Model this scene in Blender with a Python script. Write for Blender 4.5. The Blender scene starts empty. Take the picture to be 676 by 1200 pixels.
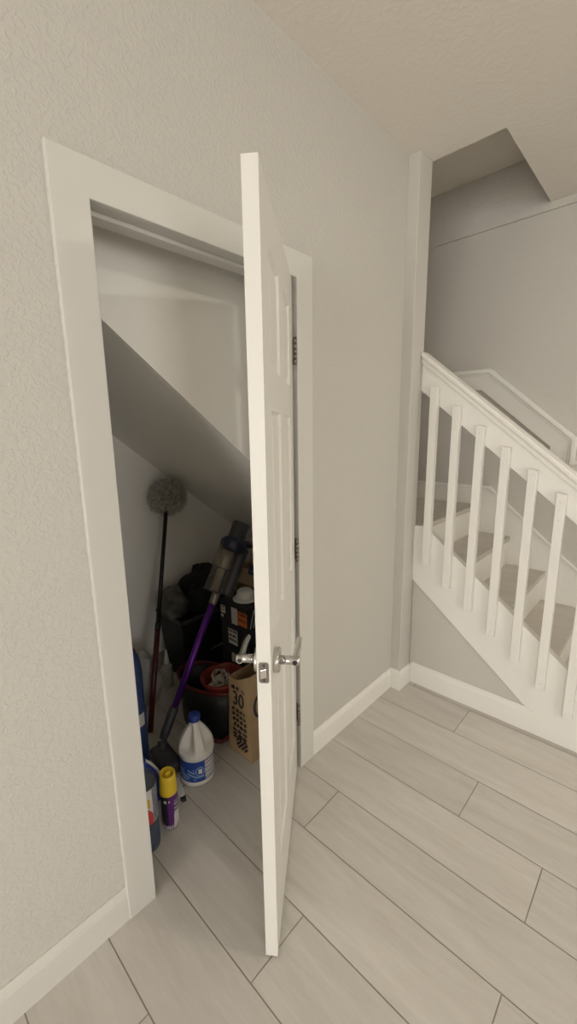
import bpy, bmesh, math, random
from mathutils import Vector, Matrix
random.seed(7)
PI = math.pi
COL = bpy.context.scene.collection
SC = bpy.context.scene

# ------------------------------------------------------------------ helpers
def inv_world(parent):
    m = Matrix.Identity(4)
    while parent is not None:
        m = parent.matrix_basis @ m
        parent = parent.parent
    return m.inverted()

class MB:
    """collects shapes, then links them as ONE mesh object"""
    def __init__(s):
        s.bm = bmesh.new()
    def _mi(s, faces, mi):
        for f in faces:
            f.material_index = mi
        return faces
    def box(s, x0, x1, y0, y1, z0, z1, bevel=0, mi=0, seg=2, mat=None):
        vs = [s.bm.verts.new((x, y, z)) for z in (z0, z1) for y in (y0, y1) for x in (x0, x1)]
        idx = [(0, 2, 3, 1), (4, 5, 7, 6), (0, 1, 5, 4), (2, 6, 7, 3), (0, 4, 6, 2), (1, 3, 7, 5)]
        fs = [s.bm.faces.new([vs[i] for i in q]) for q in idx]
        s._mi(fs, mi)
        if mat is not None:
            for v in vs: v.co = mat @ v.co
        if bevel:
            es = list({e for f in fs for e in f.edges})
            bmesh.ops.bevel(s.bm, geom=es, offset=bevel, segments=seg, affect='EDGES', profile=0.5)
        return s
    def prism(s, poly, axis, a, b, bevel=0, mi=0, seg=2):
        """poly in the two other axes (order x,y,z), extruded along axis from a to b"""
        def P(u, v, w):
            return {0: (w, u, v), 1: (u, w, v), 2: (u, v, w)}[axis]
        A = [s.bm.verts.new(P(u, v, a)) for u, v in poly]
        B = [s.bm.verts.new(P(u, v, b)) for u, v in poly]
        n = len(poly)
        fs = [s.bm.faces.new(A), s.bm.faces.new(B[::-1])]
        for i in range(n):
            fs.append(s.bm.faces.new([A[i], B[i], B[(i+1) % n], A[(i+1) % n]]))
        s._mi(fs, mi)
        bmesh.ops.recalc_face_normals(s.bm, faces=fs)
        if bevel:
            es = list({e for f in fs for e in f.edges})
            bmesh.ops.bevel(s.bm, geom=es, offset=bevel, segments=seg, affect='EDGES', profile=0.5)
        return s
    def lathe(s, prof, base=(0, 0, 0), axis=(0, 0, 1), n=32, mi=0, caps=(True, True), sx=1, sy=1, fn=None, xref=None):
        """prof: list of (r, h). fn(theta, k, r) may reshape the radius"""
        az = Vector(axis).normalized()
        if xref is None:
            xref = Vector((1, 0, 0)) if abs(az.x) < .9 else Vector((0, 1, 0))
        ax = (Vector(xref) - az * Vector(xref).dot(az)).normalized()
        ay = az.cross(ax)
        b = Vector(base)
        rings = []
        for k, (r, h) in enumerate(prof):
            ring = []
            for i in range(n):
                t = 2*PI*i/n
                rr = fn(t, k, r) if fn else r
                ring.append(s.bm.verts.new(b + az*h + ax*(rr*math.cos(t)*sx) + ay*(rr*math.sin(t)*sy)))
            rings.append(ring)
        fs = []
        for k in range(len(rings)-1):
            for i in range(n):
                j = (i+1) % n
                f = s.bm.faces.new([rings[k][i], rings[k][j], rings[k+1][j], rings[k+1][i]])
                f.material_index = mi(2*PI*(i+.5)/n, k) if callable(mi) else mi
                f.smooth = True
                fs.append(f)
        m0 = 0 if callable(mi) else mi
        if caps[0]:
            f = s.bm.faces.new(rings[0][::-1]); f.material_index = m0; fs.append(f)
        if caps[1]:
            f = s.bm.faces.new(rings[-1]); f.material_index = m0; fs.append(f)
        return s
    def tube(s, pts, r, n=12, mi=0, caps=True):
        pts = [Vector(p) for p in pts]
        rad = r if isinstance(r, (list, tuple)) else [r]*len(pts)
        rings = []
        up = None
        for k, p in enumerate(pts):
            d = (pts[min(k+1, len(pts)-1)] - pts[max(k-1, 0)]).normalized()
            if up is None:
                up = Vector((0, 0, 1)) if abs(d.z) < .9 else Vector((1, 0, 0))
            u = (up - d*up.dot(d)).normalized(); up = u
            v = d.cross(u)
            rings.append([s.bm.verts.new(p + (u*math.cos(2*PI*i/n) + v*math.sin(2*PI*i/n))*rad[k]) for i in range(n)])
        for k in range(len(rings)-1):
            for i in range(n):
                j = (i+1) % n
                f = s.bm.faces.new([rings[k][i], rings[k][j], rings[k+1][j], rings[k+1][i]])
                f.smooth = True; f.material_index = mi
        if caps:
            s.bm.faces.new(rings[0][::-1]).material_index = mi
            s.bm.faces.new(rings[-1]).material_index = mi
        return s
    def quad(s, pts, mi=0):
        f = s.bm.faces.new([s.bm.verts.new(p) for p in pts]); f.material_index = mi
        return s
    def build(s, name, mats, parent=None, local=False, smooth=False, recalc=True, mods=None):
        if recalc:
            bmesh.ops.recalc_face_normals(s.bm, faces=s.bm.faces)
        if parent is not None and not local:
            s.bm.transform(inv_world(parent))
        me = bpy.data.meshes.new(name)
        if smooth:
            for f in s.bm.faces: f.smooth = True
        s.bm.to_mesh(me); s.bm.free()
        for m in (mats if isinstance(mats, (list, tuple)) else [mats]):
            me.materials.append(m)
        o = bpy.data.objects.new(name, me); COL.objects.link(o)
        if parent is not None: o.parent = parent
        if mods: mods(o)
        return o

def subsurf(level):
    def f(o):
        m = o.modifiers.new('subdivision', 'SUBSURF'); m.levels = level; m.render_levels = level
    return f

def tag(o, label, cat, group=None, kind=None):
    o['label'] = label; o['category'] = cat
    if group: o['group'] = group
    if kind: o['kind'] = kind
    return o

def thing(name, label, cat, loc=(0, 0, 0), rz=0, group=None, kind=None):
    o = bpy.data.objects.new(name, None); COL.objects.link(o)
    o.empty_display_size = .05
    o.matrix_basis = Matrix.Translation(loc) @ Matrix.Rotation(rz, 4, 'Z')
    return tag(o, label, cat, group, kind)

def structure(o, label, cat):
    return tag(o, label, cat, None, 'structure')

def text_part(name, body, mat, parent, M, size=.05, ext=.0006, xs=1.0):
    """lettering as a mesh part; M places text plane (x right, y up, z out) in the world"""
    cu = bpy.data.curves.new(name, 'FONT'); cu.body = body; cu.size = size; cu.extrude = ext
    cu.align_x = 'CENTER'; cu.align_y = 'CENTER'
    t = bpy.data.objects.new(name + '_tmp', cu); COL.objects.link(t)
    dg = bpy.context.evaluated_depsgraph_get()
    me = bpy.data.meshes.new_from_object(t.evaluated_get(dg))
    bpy.data.objects.remove(t)
    me.transform(inv_world(parent) @ M @ Matrix.Diagonal((xs, 1, 1, 1)))
    me.materials.clear(); me.materials.append(mat); me.name = name
    o = bpy.data.objects.new(name, me); COL.objects.link(o); o.parent = parent
    return o

def frame(o, x, y):
    """matrix with origin o, right x, up y"""
    x = Vector(x).normalized(); y = Vector(y); y = (y - x*y.dot(x)).normalized(); z = x.cross(y)
    return Matrix(((x.x, y.x, z.x, o[0]), (x.y, y.y, z.y, o[1]), (x.z, y.z, z.z, o[2]), (0, 0, 0, 1)))

# ------------------------------------------------------------------ materials
def mat(name, col, rough=.5, metal=0, spec=.5, bump=None, trans=0, ior=1.45, emit=None):
    m = bpy.data.materials.new(name); m.use_nodes = True
    nt = m.node_tree; b = nt.nodes['Principled BSDF']
    b.inputs['Base Color'].default_value = (*col, 1)
    b.inputs['Roughness'].default_value = rough
    b.inputs['Metallic'].default_value = metal
    b.inputs['Specular IOR Level'].default_value = spec
    b.inputs['IOR'].default_value = ior
    if trans: b.inputs['Transmission Weight'].default_value = trans
    if emit:
        b.inputs['Emission Color'].default_value = (*emit[0], 1); b.inputs['Emission Strength'].default_value = emit[1]
    if bump:
        scale, strength, dist = bump
        tc = nt.nodes.new('ShaderNodeTexCoord')
        n = nt.nodes.new('ShaderNodeTexNoise'); n.inputs['Scale'].default_value = scale; n.inputs['Detail'].default_value = 3
        bp = nt.nodes.new('ShaderNodeBump'); bp.inputs['Strength'].default_value = strength; bp.inputs['Distance'].default_value = dist
        nt.links.new(tc.outputs['Object'], n.inputs['Vector'])
        nt.links.new(n.outputs['Fac'], bp.inputs['Height']); nt.links.new(bp.outputs['Normal'], b.inputs['Normal'])
    return m

def noise_mix(m, c1, c2, scale, detail=4, lo=.35, hi=.65, stretch=(1, 1, 1)):
    nt = m.node_tree; b = nt.nodes['Principled BSDF']
    tc = nt.nodes.new('ShaderNodeTexCoord'); mp = nt.nodes.new('ShaderNodeMapping'); mp.inputs['Scale'].default_value = stretch
    n = nt.nodes.new('ShaderNodeTexNoise'); n.inputs['Scale'].default_value = scale; n.inputs['Detail'].default_value = detail
    r = nt.nodes.new('ShaderNodeValToRGB')
    r.color_ramp.elements[0].position = lo; r.color_ramp.elements[0].color = (*c1, 1)
    r.color_ramp.elements[1].position = hi; r.color_ramp.elements[1].color = (*c2, 1)
    nt.links.new(tc.outputs['Object'], mp.inputs['Vector']); nt.links.new(mp.outputs['Vector'], n.inputs['Vector'])
    nt.links.new(n.outputs['Fac'], r.inputs['Fac']); nt.links.new(r.outputs['Color'], b.inputs['Base Color'])
    return m

def orange_peel(m, s1=75, s2=28, strength=.35, dist=.004):
    """sprayed drywall texture"""
    nt = m.node_tree; b = nt.nodes['Principled BSDF']
    tc = nt.nodes.new('ShaderNodeTexCoord')
    a = nt.nodes.new('ShaderNodeTexNoise'); a.inputs['Scale'].default_value = s1; a.inputs['Detail'].default_value = 2
    v = nt.nodes.new('ShaderNodeTexNoise'); v.inputs['Scale'].default_value = s2; v.inputs['Detail'].default_value = 3; v.inputs['Distortion'].default_value = .6
    r = nt.nodes.new('ShaderNodeValToRGB'); r.color_ramp.elements[0].position = .48; r.color_ramp.elements[1].position = .58
    ad = nt.nodes.new('ShaderNodeMath'); ad.operation = 'MULTIPLY_ADD'; ad.inputs[1].default_value = .6
    bp = nt.nodes.new('ShaderNodeBump'); bp.inputs['Strength'].default_value = strength; bp.inputs['Distance'].default_value = dist
    for q in (a, v): nt.links.new(tc.outputs['Object'], q.inputs['Vector'])
    nt.links.new(v.outputs['Fac'], r.inputs['Fac'])
    nt.links.new(a.outputs['Fac'], ad.inputs[0]); nt.links.new(r.outputs['Color'], ad.inputs[2])
    nt.links.new(ad.outputs['Value'], bp.inputs['Height']); nt.links.new(bp.outputs['Normal'], b.inputs['Normal'])
    return m

def wood_tile(name, c1, c2, axis_stretch=(1.2, 9, 9), use_tone=True):
    m = mat(name, c1, .42, spec=.4)
    nt = m.node_tree; b = nt.nodes['Principled BSDF']; L = nt.links.new
    tc = nt.nodes.new('ShaderNodeTexCoord'); mp = nt.nodes.new('ShaderNodeMapping'); mp.inputs['Scale'].default_value = axis_stretch
    at = nt.nodes.new('ShaderNodeAttribute'); at.attribute_name = 'tone'
    ofs = nt.nodes.new('ShaderNodeVectorMath'); ofs.operation = 'MULTIPLY_ADD'
    ofs.inputs[1].default_value = (37, 61, 23)
    L(tc.outputs['Object'], mp.inputs['Vector'])
    if use_tone:
        L(at.outputs['Color'], ofs.inputs[0])
    L(mp.outputs['Vector'], ofs.inputs[2])
    n = nt.nodes.new('ShaderNodeTexNoise'); n.inputs['Scale'].default_value = 1.6; n.inputs['Detail'].default_value = 6; n.inputs['Roughness'].default_value = .6; n.inputs['Distortion'].default_value = .5
    n2 = nt.nodes.new('ShaderNodeTexNoise'); n2.inputs['Scale'].default_value = 9; n2.inputs['Detail'].default_value = 5; n2.inputs['Roughness'].default_value = .7
    L(ofs.outputs['Vector'], n.inputs['Vector']); L(ofs.outputs['Vector'], n2.inputs['Vector'])
    mx = nt.nodes.new('ShaderNodeMath'); mx.operation = 'MULTIPLY_ADD'; mx.inputs[1].default_value = .45
    L(n2.outputs['Fac'], mx.inputs[0]); L(n.outputs['Fac'], mx.inputs[2])
    r = nt.nodes.new('ShaderNodeValToRGB')
    r.color_ramp.elements[0].position = .50; r.color_ramp.elements[0].color = (*c1, 1)
    r.color_ramp.elements[1].position = .95; r.color_ramp.elements[1].color = (*c2, 1)
    L(mx.outputs['Value'], r.inputs['Fac'])
    hs = nt.nodes.new('ShaderNodeMixRGB'); hs.blend_type = 'MULTIPLY'; hs.inputs['Fac'].default_value = 1 if use_tone else 0
    mr = nt.nodes.new('ShaderNodeMapRange'); mr.inputs['To Min'].default_value = .94; mr.inputs['To Max'].default_value = 1.05
    L(at.outputs['Fac'], mr.inputs['Value']); L(r.outputs['Color'], hs.inputs['Color1']); L(mr.outputs['Result'], hs.inputs['Color2'])
    L(hs.outputs['Color'], b.inputs['Base Color'])
    bp = nt.nodes.new('ShaderNodeBump'); bp.inputs['Strength'].default_value = .08; bp.inputs['Distance'].default_value = .002
    L(n2.outputs['Fac'], bp.inputs['Height']); L(bp.outputs['Normal'], b.inputs['Normal'])
    return m

def clear_plastic(name, tint, opacity=.25, rough=.1):
    m = bpy.data.materials.new(name); m.use_nodes = True
    nt = m.node_tree; b = nt.nodes['Principled BSDF']; out = nt.nodes['Material Output']
    b.inputs['Base Color'].default_value = (*tint, 1); b.inputs['Roughness'].default_value = rough
    t = nt.nodes.new('ShaderNodeBsdfTransparent'); t.inputs['Color'].default_value = (*[.5+.5*c for c in tint], 1)
    mx = nt.nodes.new('ShaderNodeMixShader'); mx.inputs['Fac'].default_value = opacity
    nt.links.new(t.outputs[0], mx.inputs[1]); nt.links.new(b.outputs[0], mx.inputs[2]); nt.links.new(mx.outputs[0], out.inputs['Surface'])
    return m

WALL = orange_peel(mat('wall_paint', (.54, .52, .48), .75, spec=.25), 150, 78, .38, .0020)
CEIL = orange_peel(mat('ceiling_paint', (.72, .685, .63), .85, spec=.2), 90, 42, .20, .002)
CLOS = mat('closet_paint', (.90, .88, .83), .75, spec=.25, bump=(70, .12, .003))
TRIM = mat('trim_paint', (.605, .592, .552), .38, spec=.4, bump=(25, .03, .002))
TRIM_LIT = mat('trim_paint_lit', (.76, .742, .70), .38, spec=.4, bump=(25, .03, .002))  # lighter copy of the trim paint, stair-side brightness put into the colour
DOORP = mat('door_paint', (.69, .675, .63), .36, spec=.4)
noise = DOORP.node_tree
TILE = wood_tile('wood_look_tile', (.505, .475, .435), (.615, .588, .548))
TREAD = wood_tile('stair_tile', (.47, .435, .39), (.57, .535, .485), use_tone=False)
GROUT = mat('grout', (.30, .265, .22), .8)
CHROME = mat('polished_chrome', (.58, .565, .545), .08, 1)
NICKEL = mat('satin_nickel', (.25, .225, .195), .38, 1)
SCREW = mat('dark_screw', (.12, .11, .10), .4, .8)
BLACKP = mat('black_plastic', (.012, .012, .013), .45, bump=(60, .1, .002))
BLACKF = mat('black_cloth', (.010, .010, .011), .9, bump=(90, .6, .004))
CARDB = mat('black_cardboard', (.018, .018, .02), .55)
KRAFT = noise_mix(mat('kraft_paper', (.42, .28, .15), .8, bump=(18, .4, .006)), (.29, .195, .10), (.38, .26, .14), 6)
TAN = noise_mix(mat('tan_cardboard', (.40, .28, .16), .8), (.33, .23, .13), (.44, .32, .19), 5)
INK = mat('black_ink', (.025, .022, .02), .7)
WHITEP = mat('white_plastic', (.74, .72, .68), .38)
PAPER = mat('white_paper', (.62, .60, .56), .7)
ORANGE = mat('orange_print', (.62, .17, .035), .6)
BLUEP = mat('blue_cap_plastic', (.02, .05, .28), .35)
BLUEL = mat('blue_label', (.025, .07, .33), .4)
PALEBL = mat('pale_blue_label', (.22, .36, .62), .4)
DKBLUE = mat('dark_blue_plastic', (.018, .042, .12), .4)
YELLOW = mat('yellow_plastic', (.72, .50, .03), .4)
YELLOWD = mat('yellow_label', (.62, .42, .06), .45)
PURPLE = mat('purple_label', (.095, .018, .15), .35)
DARKL = mat('dark_label', (.02, .015, .03), .4)
GREYL = mat('grey_label', (.45, .44, .42), .5)
SILVER = mat('can_metal', (.55, .54, .52), .3, 1)
TUBEP = mat('purple_anodised_tube', (.16, .035, .36), .28, .75)
DGREY = mat('dark_grey_plastic', (.055, .052, .060), .4)
NAVY = mat('navy_plastic', (.022, .025, .055), .35)
MGREY = mat('mid_grey_metal', (.30, .27, .23), .35, .6)
REDD = mat('dark_red_plastic', (.10, .012, .012), .4)
RED = mat('red_plastic', (.19, .022, .016), .4)
DRED = mat('dark_red_pole', (.055, .008, .010), .35)
MOP = noise_mix(mat('mop_yarn', (.5, .46, .38), .95), (.36, .33, .28), (.60, .56, .48), 30)
FLUFF = noise_mix(mat('grey_bristle', (.3, .28, .25), .95), (.34, .32, .285), (.68, .64, .58), 55)
KHAKI = noise_mix(mat('khaki_cloth', (.12, .115, .10), .95, bump=(30, .5, .005)), (.06, .058, .05), (.17, .16, .14), 9)
FILM = clear_plastic('grey_plastic_film', (.55, .54, .52), .55, .3)
CLEAR = clear_plastic('clear_bin_plastic', (.42, .38, .33), .24, .12)
CLEARB = clear_plastic('clear_bottle_plastic', (.30, .32, .36), .22, .12)
LIQ = mat('blue_liquid', (.015, .045, .15), .12)
GOLD = mat('cyclone_metal', (.74, .66, .50), .35, .6)
REDL = mat('red_label', (.50, .05, .04), .45)
SILV = mat('window_frame_paint', (.75, .75, .74), .4)

# ------------------------------------------------------------------ dimensions (metres), x out of the closet wall, y along it, z up
H = 2.7665            # ceiling
W = .7224             # door opening
HD = 2.045            # opening height
CW, CT = .0892, .018  # casing width, thickness
YP0, YP1, PX = .8213, .9485, .0572   # wall end post
YB = 1.79             # wall behind the stair
XB = -1.20            # back of the closet
TW = .115             # wall thickness
HU = 3.043            # ceiling over the stairwell
RX, RY = 4.4, -6.6    # far ends of the room

# ------------------------------------------------------------------ room shell
def lay_floor():
    m = MB(); bm = m.bm
    cl = bm.loops.layers.color.new('tone')
    pw, L, g = .2232, 1.22, .0017
    known = {-5: .257, -4: .75, -3: .41, -2: .927, -1: .218, 0: .927, 1: .637, 2: 1.05, 3: .438}
    k0 = int(math.floor((RY - .013)/pw)); k1 = int(math.ceil((YB - .013)/pw))
    rnd = random.Random(3)
    for k in range(k0, k1):
        y0, y1 = .013 + k*pw + g, .013 + (k+1)*pw - g
        y0, y1 = max(y0, RY), min(y1, YB)
        s = known.get(k, rnd.random()*L)
        s -= math.ceil((s - XB)/L)*L
        x = s
        while x < RX:
            xa, xb = max(x + g, XB), min(x + L - g, RX)
            if xb > xa:
                t = rnd.random(); t2 = rnd.random()
                f = bm.faces.new([bm.verts.new(p) for p in ((xa, y0, 0), (xb, y0, 0), (xb, y1, 0), (xa, y1, 0))])
                for l in f.loops: l[cl] = (t, t2, t, 1)
                f.material_index = 0
            x += L
    m.box(XB-.1, RX+.1, RY-.1, YB+.1, -.06, -.0012, mi=1)
    return m.build('floor', [TILE, GROUT], recalc=False)
structure(lay_floor(), 'wood look plank tile floor in pale greige running through hall and closet', 'floor')

# closet wall with the door opening
m = MB()
m.box(-TW, 0, RY, -W-.018, 0, H); m.box(-TW, 0, .018, YP0, 0, H); m.box(-TW, 0, -W-.018, .018, HD+.02, H)
structure(m.build('wall_left', WALL), 'greige orange peel textured wall holding the closet doorway', 'wall')
m = MB(); m.box(-TW, PX, YP0, YP1, 0, H, bevel=.004)
structure(m.build('wall_corner', WALL), 'narrow wall end post at the top of the stair rail', 'wall end')
# wall under the stair, cut along the stringer
m = MB()
m.prism([(PX, 0), (.78, 0), (.78, .10), (PX, .70)], 1, YP1, YP1+.05)
structure(m.build('wall_under_stair', WALL), 'triangular greige wall panel under the stair stringer', 'wall')
m = MB(); m.box(XB-.1, RX+.1, YB, YB+.1, 0, HU+.1)
structure(m.build('wall_back', WALL), 'greige wall behind the staircase', 'wall')
VY0, VY1, VZ0, VZ1 = -2.6, -1.2, .80, 2.25  # opening for an unseen window, added as fill light into the closet
m = MB()
m.box(RX, RX+.1, RY-.1, VY0, 0, H); m.box(RX, RX+.1, VY1, YB, 0, H); m.box(RX, RX+.1, VY0, VY1, 0, VZ0); m.box(RX, RX+.1, VY0, VY1, VZ1, H)
structure(m.build('wall_right', WALL), 'greige wall on the far side of the hall', 'wall')
WX0, WX1, WZ0, WZ1 = .75, 3.70, .05, 2.45
m = MB()
m.box(XB-.1, WX0, RY-.1, RY, 0, H); m.box(WX1, RX+.1, RY-.1, RY, 0, H); m.box(WX0, WX1, RY-.1, RY, WZ1, H); m.box(WX0, WX1, RY-.1, RY, 0, WZ0)
structure(m.build('wall_front', WALL), 'greige wall with the daylight window facing the stair', 'wall')
m = MB()
for x in (WX0, (WX0+WX1)/2-.03, WX1-.06): m.box(x, x+.06, RY-.09, RY-.02, WZ0, WZ1)
m.box(WX0, WX1, RY-.09, RY-.02, WZ1-.06, WZ1); m.box(WX0, WX1, RY-.09, RY-.02, WZ0, WZ0+.05)
structure(m.build('window_1', SILV), 'tall white framed sliding window at the front of the hall', 'window')
m = MB()
for y in (VY0, VY1-.06): m.box(RX+.02, RX+.09, y, y+.06, VZ0, VZ1)
m.box(RX+.02, RX+.09, VY0, VY1, VZ1-.06, VZ1); m.box(RX+.02, RX+.09, VY0, VY1, VZ0, VZ0+.05)
structure(m.build('fill_window', SILV), 'unseen white framed window added on the far side to light the closet', 'window')
# ceilings
m = MB()
m.box(.385, RX+.1, RY-.1, YB, H, HU); m.box(-TW, .385, RY-.1, YP1, H, HU)
m.box(XB, -TW, -1.2, YP1, H+.3, HU+.1)
structure(m.build('ceiling', CEIL), 'cream textured hall ceiling with the stairwell opening cut in it', 'ceiling')
m = MB(); m.box(XB, .385, YP1-.01, YB, HU, HU+.1)
structure(m.build('ceiling_stairwell', CEIL), 'higher ceiling seen up through the stairwell opening', 'ceiling')
m = MB(); m.box(XB, RX, YB-.016, YB, 2.724, H-.001)
structure(m.build('trim_1', WALL), 'thin band along the stairwell wall at ceiling height', 'trim')
# closet shell
m = MB(); m.box(XB-.1, XB, -1.3, YB, 0, HU+.1)
structure(m.build('wall_closet_back', CLOS), 'dim off white wall at the back of the closet', 'wall')
m = MB(); m.box(XB, -TW, -1.3, -1.2, 0, HU)
structure(m.build('wall_closet_left', CLOS), 'closet side wall hidden behind the left jamb', 'wall')
def soff(y): return 1.352 - .80*y
m = MB()
m.prism([(-1.2, soff(-1.2)), (-1.2, soff(-1.2)+.10), (.80, soff(.80)+.10), (.80, soff(.80))], 0, XB, -.24)
structure(m.build('ceiling_closet_slope', CLOS), 'sloped underside of the upper stair flight inside the closet', 'ceiling')
m = MB()
m.prism([(-1.2, soff(-1.2)+.0005), (.80, soff(.80)+.0005), (.80, H+.28), (-1.2, H+.28)], 0, -.2405, -.225)
structure(m.build('wall_closet_upper', CLOS), 'bright white drywall face above the closet slope', 'wall')
m = MB(); m.box(XB, -TW, .80, .92, 0, .90)
structure(m.build('wall_closet_end', CLOS), 'closet end wall below the landing', 'wall')
m = MB(); m.prism([(-1.2, 0), (.80, 0), (.80, .115), (-1.2, .115)], 0, XB, XB+.012)
structure(m.build('baseboard_closet', TRIM), 'white baseboard along the closet back wall', 'baseboard')

# ------------------------------------------------------------------ baseboards, casing, jamb
def base_profile(t=.014, h=.117):
    return [(0, 0), (t, 0), (t, h-.028), (t-.003, h-.016), (t-.008, h-.004), (t-.009, h), (0, h)]
def baseboard_y(name, x, y0, y1, label):
    m = MB(); m.prism([(x+a, b) for a, b in base_profile()], 1, y0, y1)
    return structure(m.build(name, TRIM_LIT if y0 > -.5 else TRIM), label, 'baseboard')  # boards right of the door take the lit copy of the trim paint
baseboard_y('baseboard_left', 0, RY, -W-CW, 'white baseboard left of the closet door casing')
baseboard_y('baseboard_right', 0, CW, YP0-.0155, 'white baseboard between door casing and wall end post')
m = MB()
pr_ = base_profile()
rows = [[m.bm.verts.new(q) for q in ((0.0001, YP0-a, b), (PX+a, YP0-a, b), (PX+a, YP1, b))] for a, b in pr_]
for r0_, r1_ in zip(rows, rows[1:] + rows[:1]):
    for k in range(2): m.bm.faces.new([r0_[k], r0_[k+1], r1_[k+1], r1_[k]])
m.bm.faces.new([r[0] for r in rows]); m.bm.faces.new([r[2] for r in rows][::-1])
structure(m.build('baseboard_corner', TRIM_LIT), 'white baseboard wrapped around the wall end post', 'baseboard')
m = MB(); m.prism([(YP1-a, b) for a, b in base_profile(.0125, .126)], 0, PX+.0141, .7199)
structure(m.build('baseboard_under_stair', TRIM_LIT), 'white baseboard below the triangular wall under the stair', 'baseboard')

m = MB()
m.prism([(-W-CW, 0), (-W, 0), (-W, HD), (0, HD), (0, 0), (CW, 0), (CW, HD+CW), (-W-CW, HD+CW)], 0, 0, CT, bevel=.0025)
structure(m.build('trim_2', TRIM), 'flat white casing framing the closet doorway', 'door casing')
m = MB()
m.box(-TW, .001, -W-.018, -W-.003, 0, HD+.004); m.box(-TW, .001, .003, .018, 0, HD+.004); m.box(-TW, .001, -W-.018, .018, HD+.004, HD+.02)
# stops
m.box(-.078, -.040, -W-.003, -W+.008, 0, HD+.004, bevel=.002); m.box(-.078, -.040, -.008, .003, 0, HD+.004, bevel=.002)
m.box(-.078, -.040, -W, 0, HD-.008, HD+.004, bevel=.002)
structure(m.build('trim_3', TRIM), 'white door jamb with stop lining the closet opening', 'door jamb')

# ------------------------------------------------------------------ the door, standing ajar
DA = .6512
door = thing('door_1', 'white six panel closet door standing ajar towards the viewer', 'door', (.012, -.021, 0), DA - PI/2, kind='structure')
DW, TH, Z0, Z1 = .687, .035, .012, 2.038
def door_slab():
    m = MB(); bm = m.bm
    xs = [.004, .110, .300, .388, .578, DW]
    zs = [Z0, .24, .80, .98, 1.555, 1.655, 1.92, Z1]
    for side, y in ((1, 0.0), (-1, -TH)):
        V = {}
        for i, x in enumerate(xs):
            for k, z in enumerate(zs): V[i, k] = bm.verts.new((x, y, z))
        pan = []
        for i in range(5):
            for k in range(7):
                q = [V[i, k], V[i+1, k], V[i+1, k+1], V[i, k+1]]
                f = bm.faces.new(q if side < 0 else q[::-1])
                f.normal_update()
                if i in (1, 3) and k in (1, 3, 5): pan.append(f)
        bmesh.ops.inset_individual(bm, faces=pan, thickness=.013, depth=-.009)
        bmesh.ops.inset_individual(bm, faces=pan, thickness=.012, depth=0)
        bmesh.ops.inset_individual(bm, faces=pan, thickness=.030, depth=.006)
    # edges
    for x in (xs[0], DW):
        m.quad([(x, 0, Z0), (x, -TH, Z0), (x, -TH, Z1), (x, 0, Z1)])
    for z in (Z0, Z1):
        m.quad([(xs[0], 0, z), (DW, 0, z), (DW, -TH, z), (xs[0], -TH, z)])
    bmesh.ops.remove_doubles(bm, verts=bm.verts, dist=1e-5)
    return m
door_slab().build('leaf', DOORP, door, local=True)
HZ = .918; HU_ = DW - .062
def handle(sign):
    m = MB(); y0 = 0 if sign > 0 else -TH
    ax = (0, sign, 0)
    b = (HU_, y0, HZ)
    m.lathe([(.033, 0), (.033, .012), (.031, .015), (.014, .016)], b, ax, 40)      # rosette
    m.lathe([(.0115, .014), (.0115, .046), (.0105, .050), (.0105, .064), (.009, .066)], b, ax, 24)   # neck
    e = Vector((HU_, y0 + sign*.055, HZ))
    m.tube([e + Vector((.013, 0, 0)), e, e + Vector((-.02, 0, .001)), e + Vector((-.07, sign*.003, .001)), e + Vector((-.112, sign*.002, .001)), e + Vector((-.116, sign*.002, .001))],
           [.0088, .0092, .0088, .0082, .0080, .006], 16)
    m.lathe([(.003, 0), (.003, .004)], (HU_, y0 + sign*.004, HZ-.028), ax, 10)
    hd = m.build('lever_handle', CHROME, door, local=True)
    m = MB(); m.lathe([(.0062, 0), (.0062, .0015)], (e.x+.0125, e.y, e.z), (1, 0, 0), 14)
    m.build('screw_cover', BLACKP, hd, local=True)
    return hd
handle(1); handle(-1)
# latch plate on the free edge
m = MB()
rp = []
for cx_, cz_, a0_ in ((.0065, .0215, 0), (-.0065, .0215, 90), (-.0065, -.0215, 180), (.0065, -.0215, 270)):
    for k in range(6):
        a_ = math.radians(a0_ + 18*k); rp.append((-TH/2 + cx_ + .006*math.cos(a_), HZ + cz_ + .0065*math.sin(a_)))
m.prism(rp, 0, DW-.0005, DW+.0012)
lp = m.build('latch_plate', NICKEL, door, local=True)
m = MB(); m.prism([(-TH/2-.0075, DW), (-TH/2+.0075, DW), (-TH/2+.0075, DW+.004), (-TH/2-.0075, DW+.011)], 2, HZ-.012, HZ+.012, bevel=.001)
bm2 = m.bm
for v in bm2.verts: v.co = Vector((v.co.y, v.co.x, v.co.z))
m.build('latch_bolt', CHROME, lp, local=True)
m = MB()
for z in (HZ+.020, HZ-.020): m.lathe([(.0042, 0), (.0042, .0012)], (DW+.001, -TH/2, z), (1, 0, 0), 12)
m.build('screw', SCREW, lp, local=True)
# three hinges: knuckle on the room side, leaf let into the jamb
for z in (1.792, 1.028, .272):
    m = MB()
    for k in range(5):
        m.lathe([(.0058, -.045+k*.018), (.0058, -.045+k*.018+.0172)], (.0185, -.0135, z), (0, 0, 1), 14)
    m.lathe([(.0065, .046), (.0065, .049), (.003, .0505)], (.0185, -.0135, z), (0, 0, 1), 14)
    m.prism([(-.026, .0030), (.010, .0030), (.0185, -.0100), (.0175, -.0115), (.009, .0014), (-.026, .0014)], 2, z-.045, z+.045)
    h = m.build('hinge', NICKEL, door)
    m = MB()
    for q in (-.030, 0, .030): m.lathe([(.0035, 0), (.0035, .0008)], (-.010 + .008*(q == 0), .0016, z+q), (0, -1, 0), 10)
    m.build('screw', SCREW, h)

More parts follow.
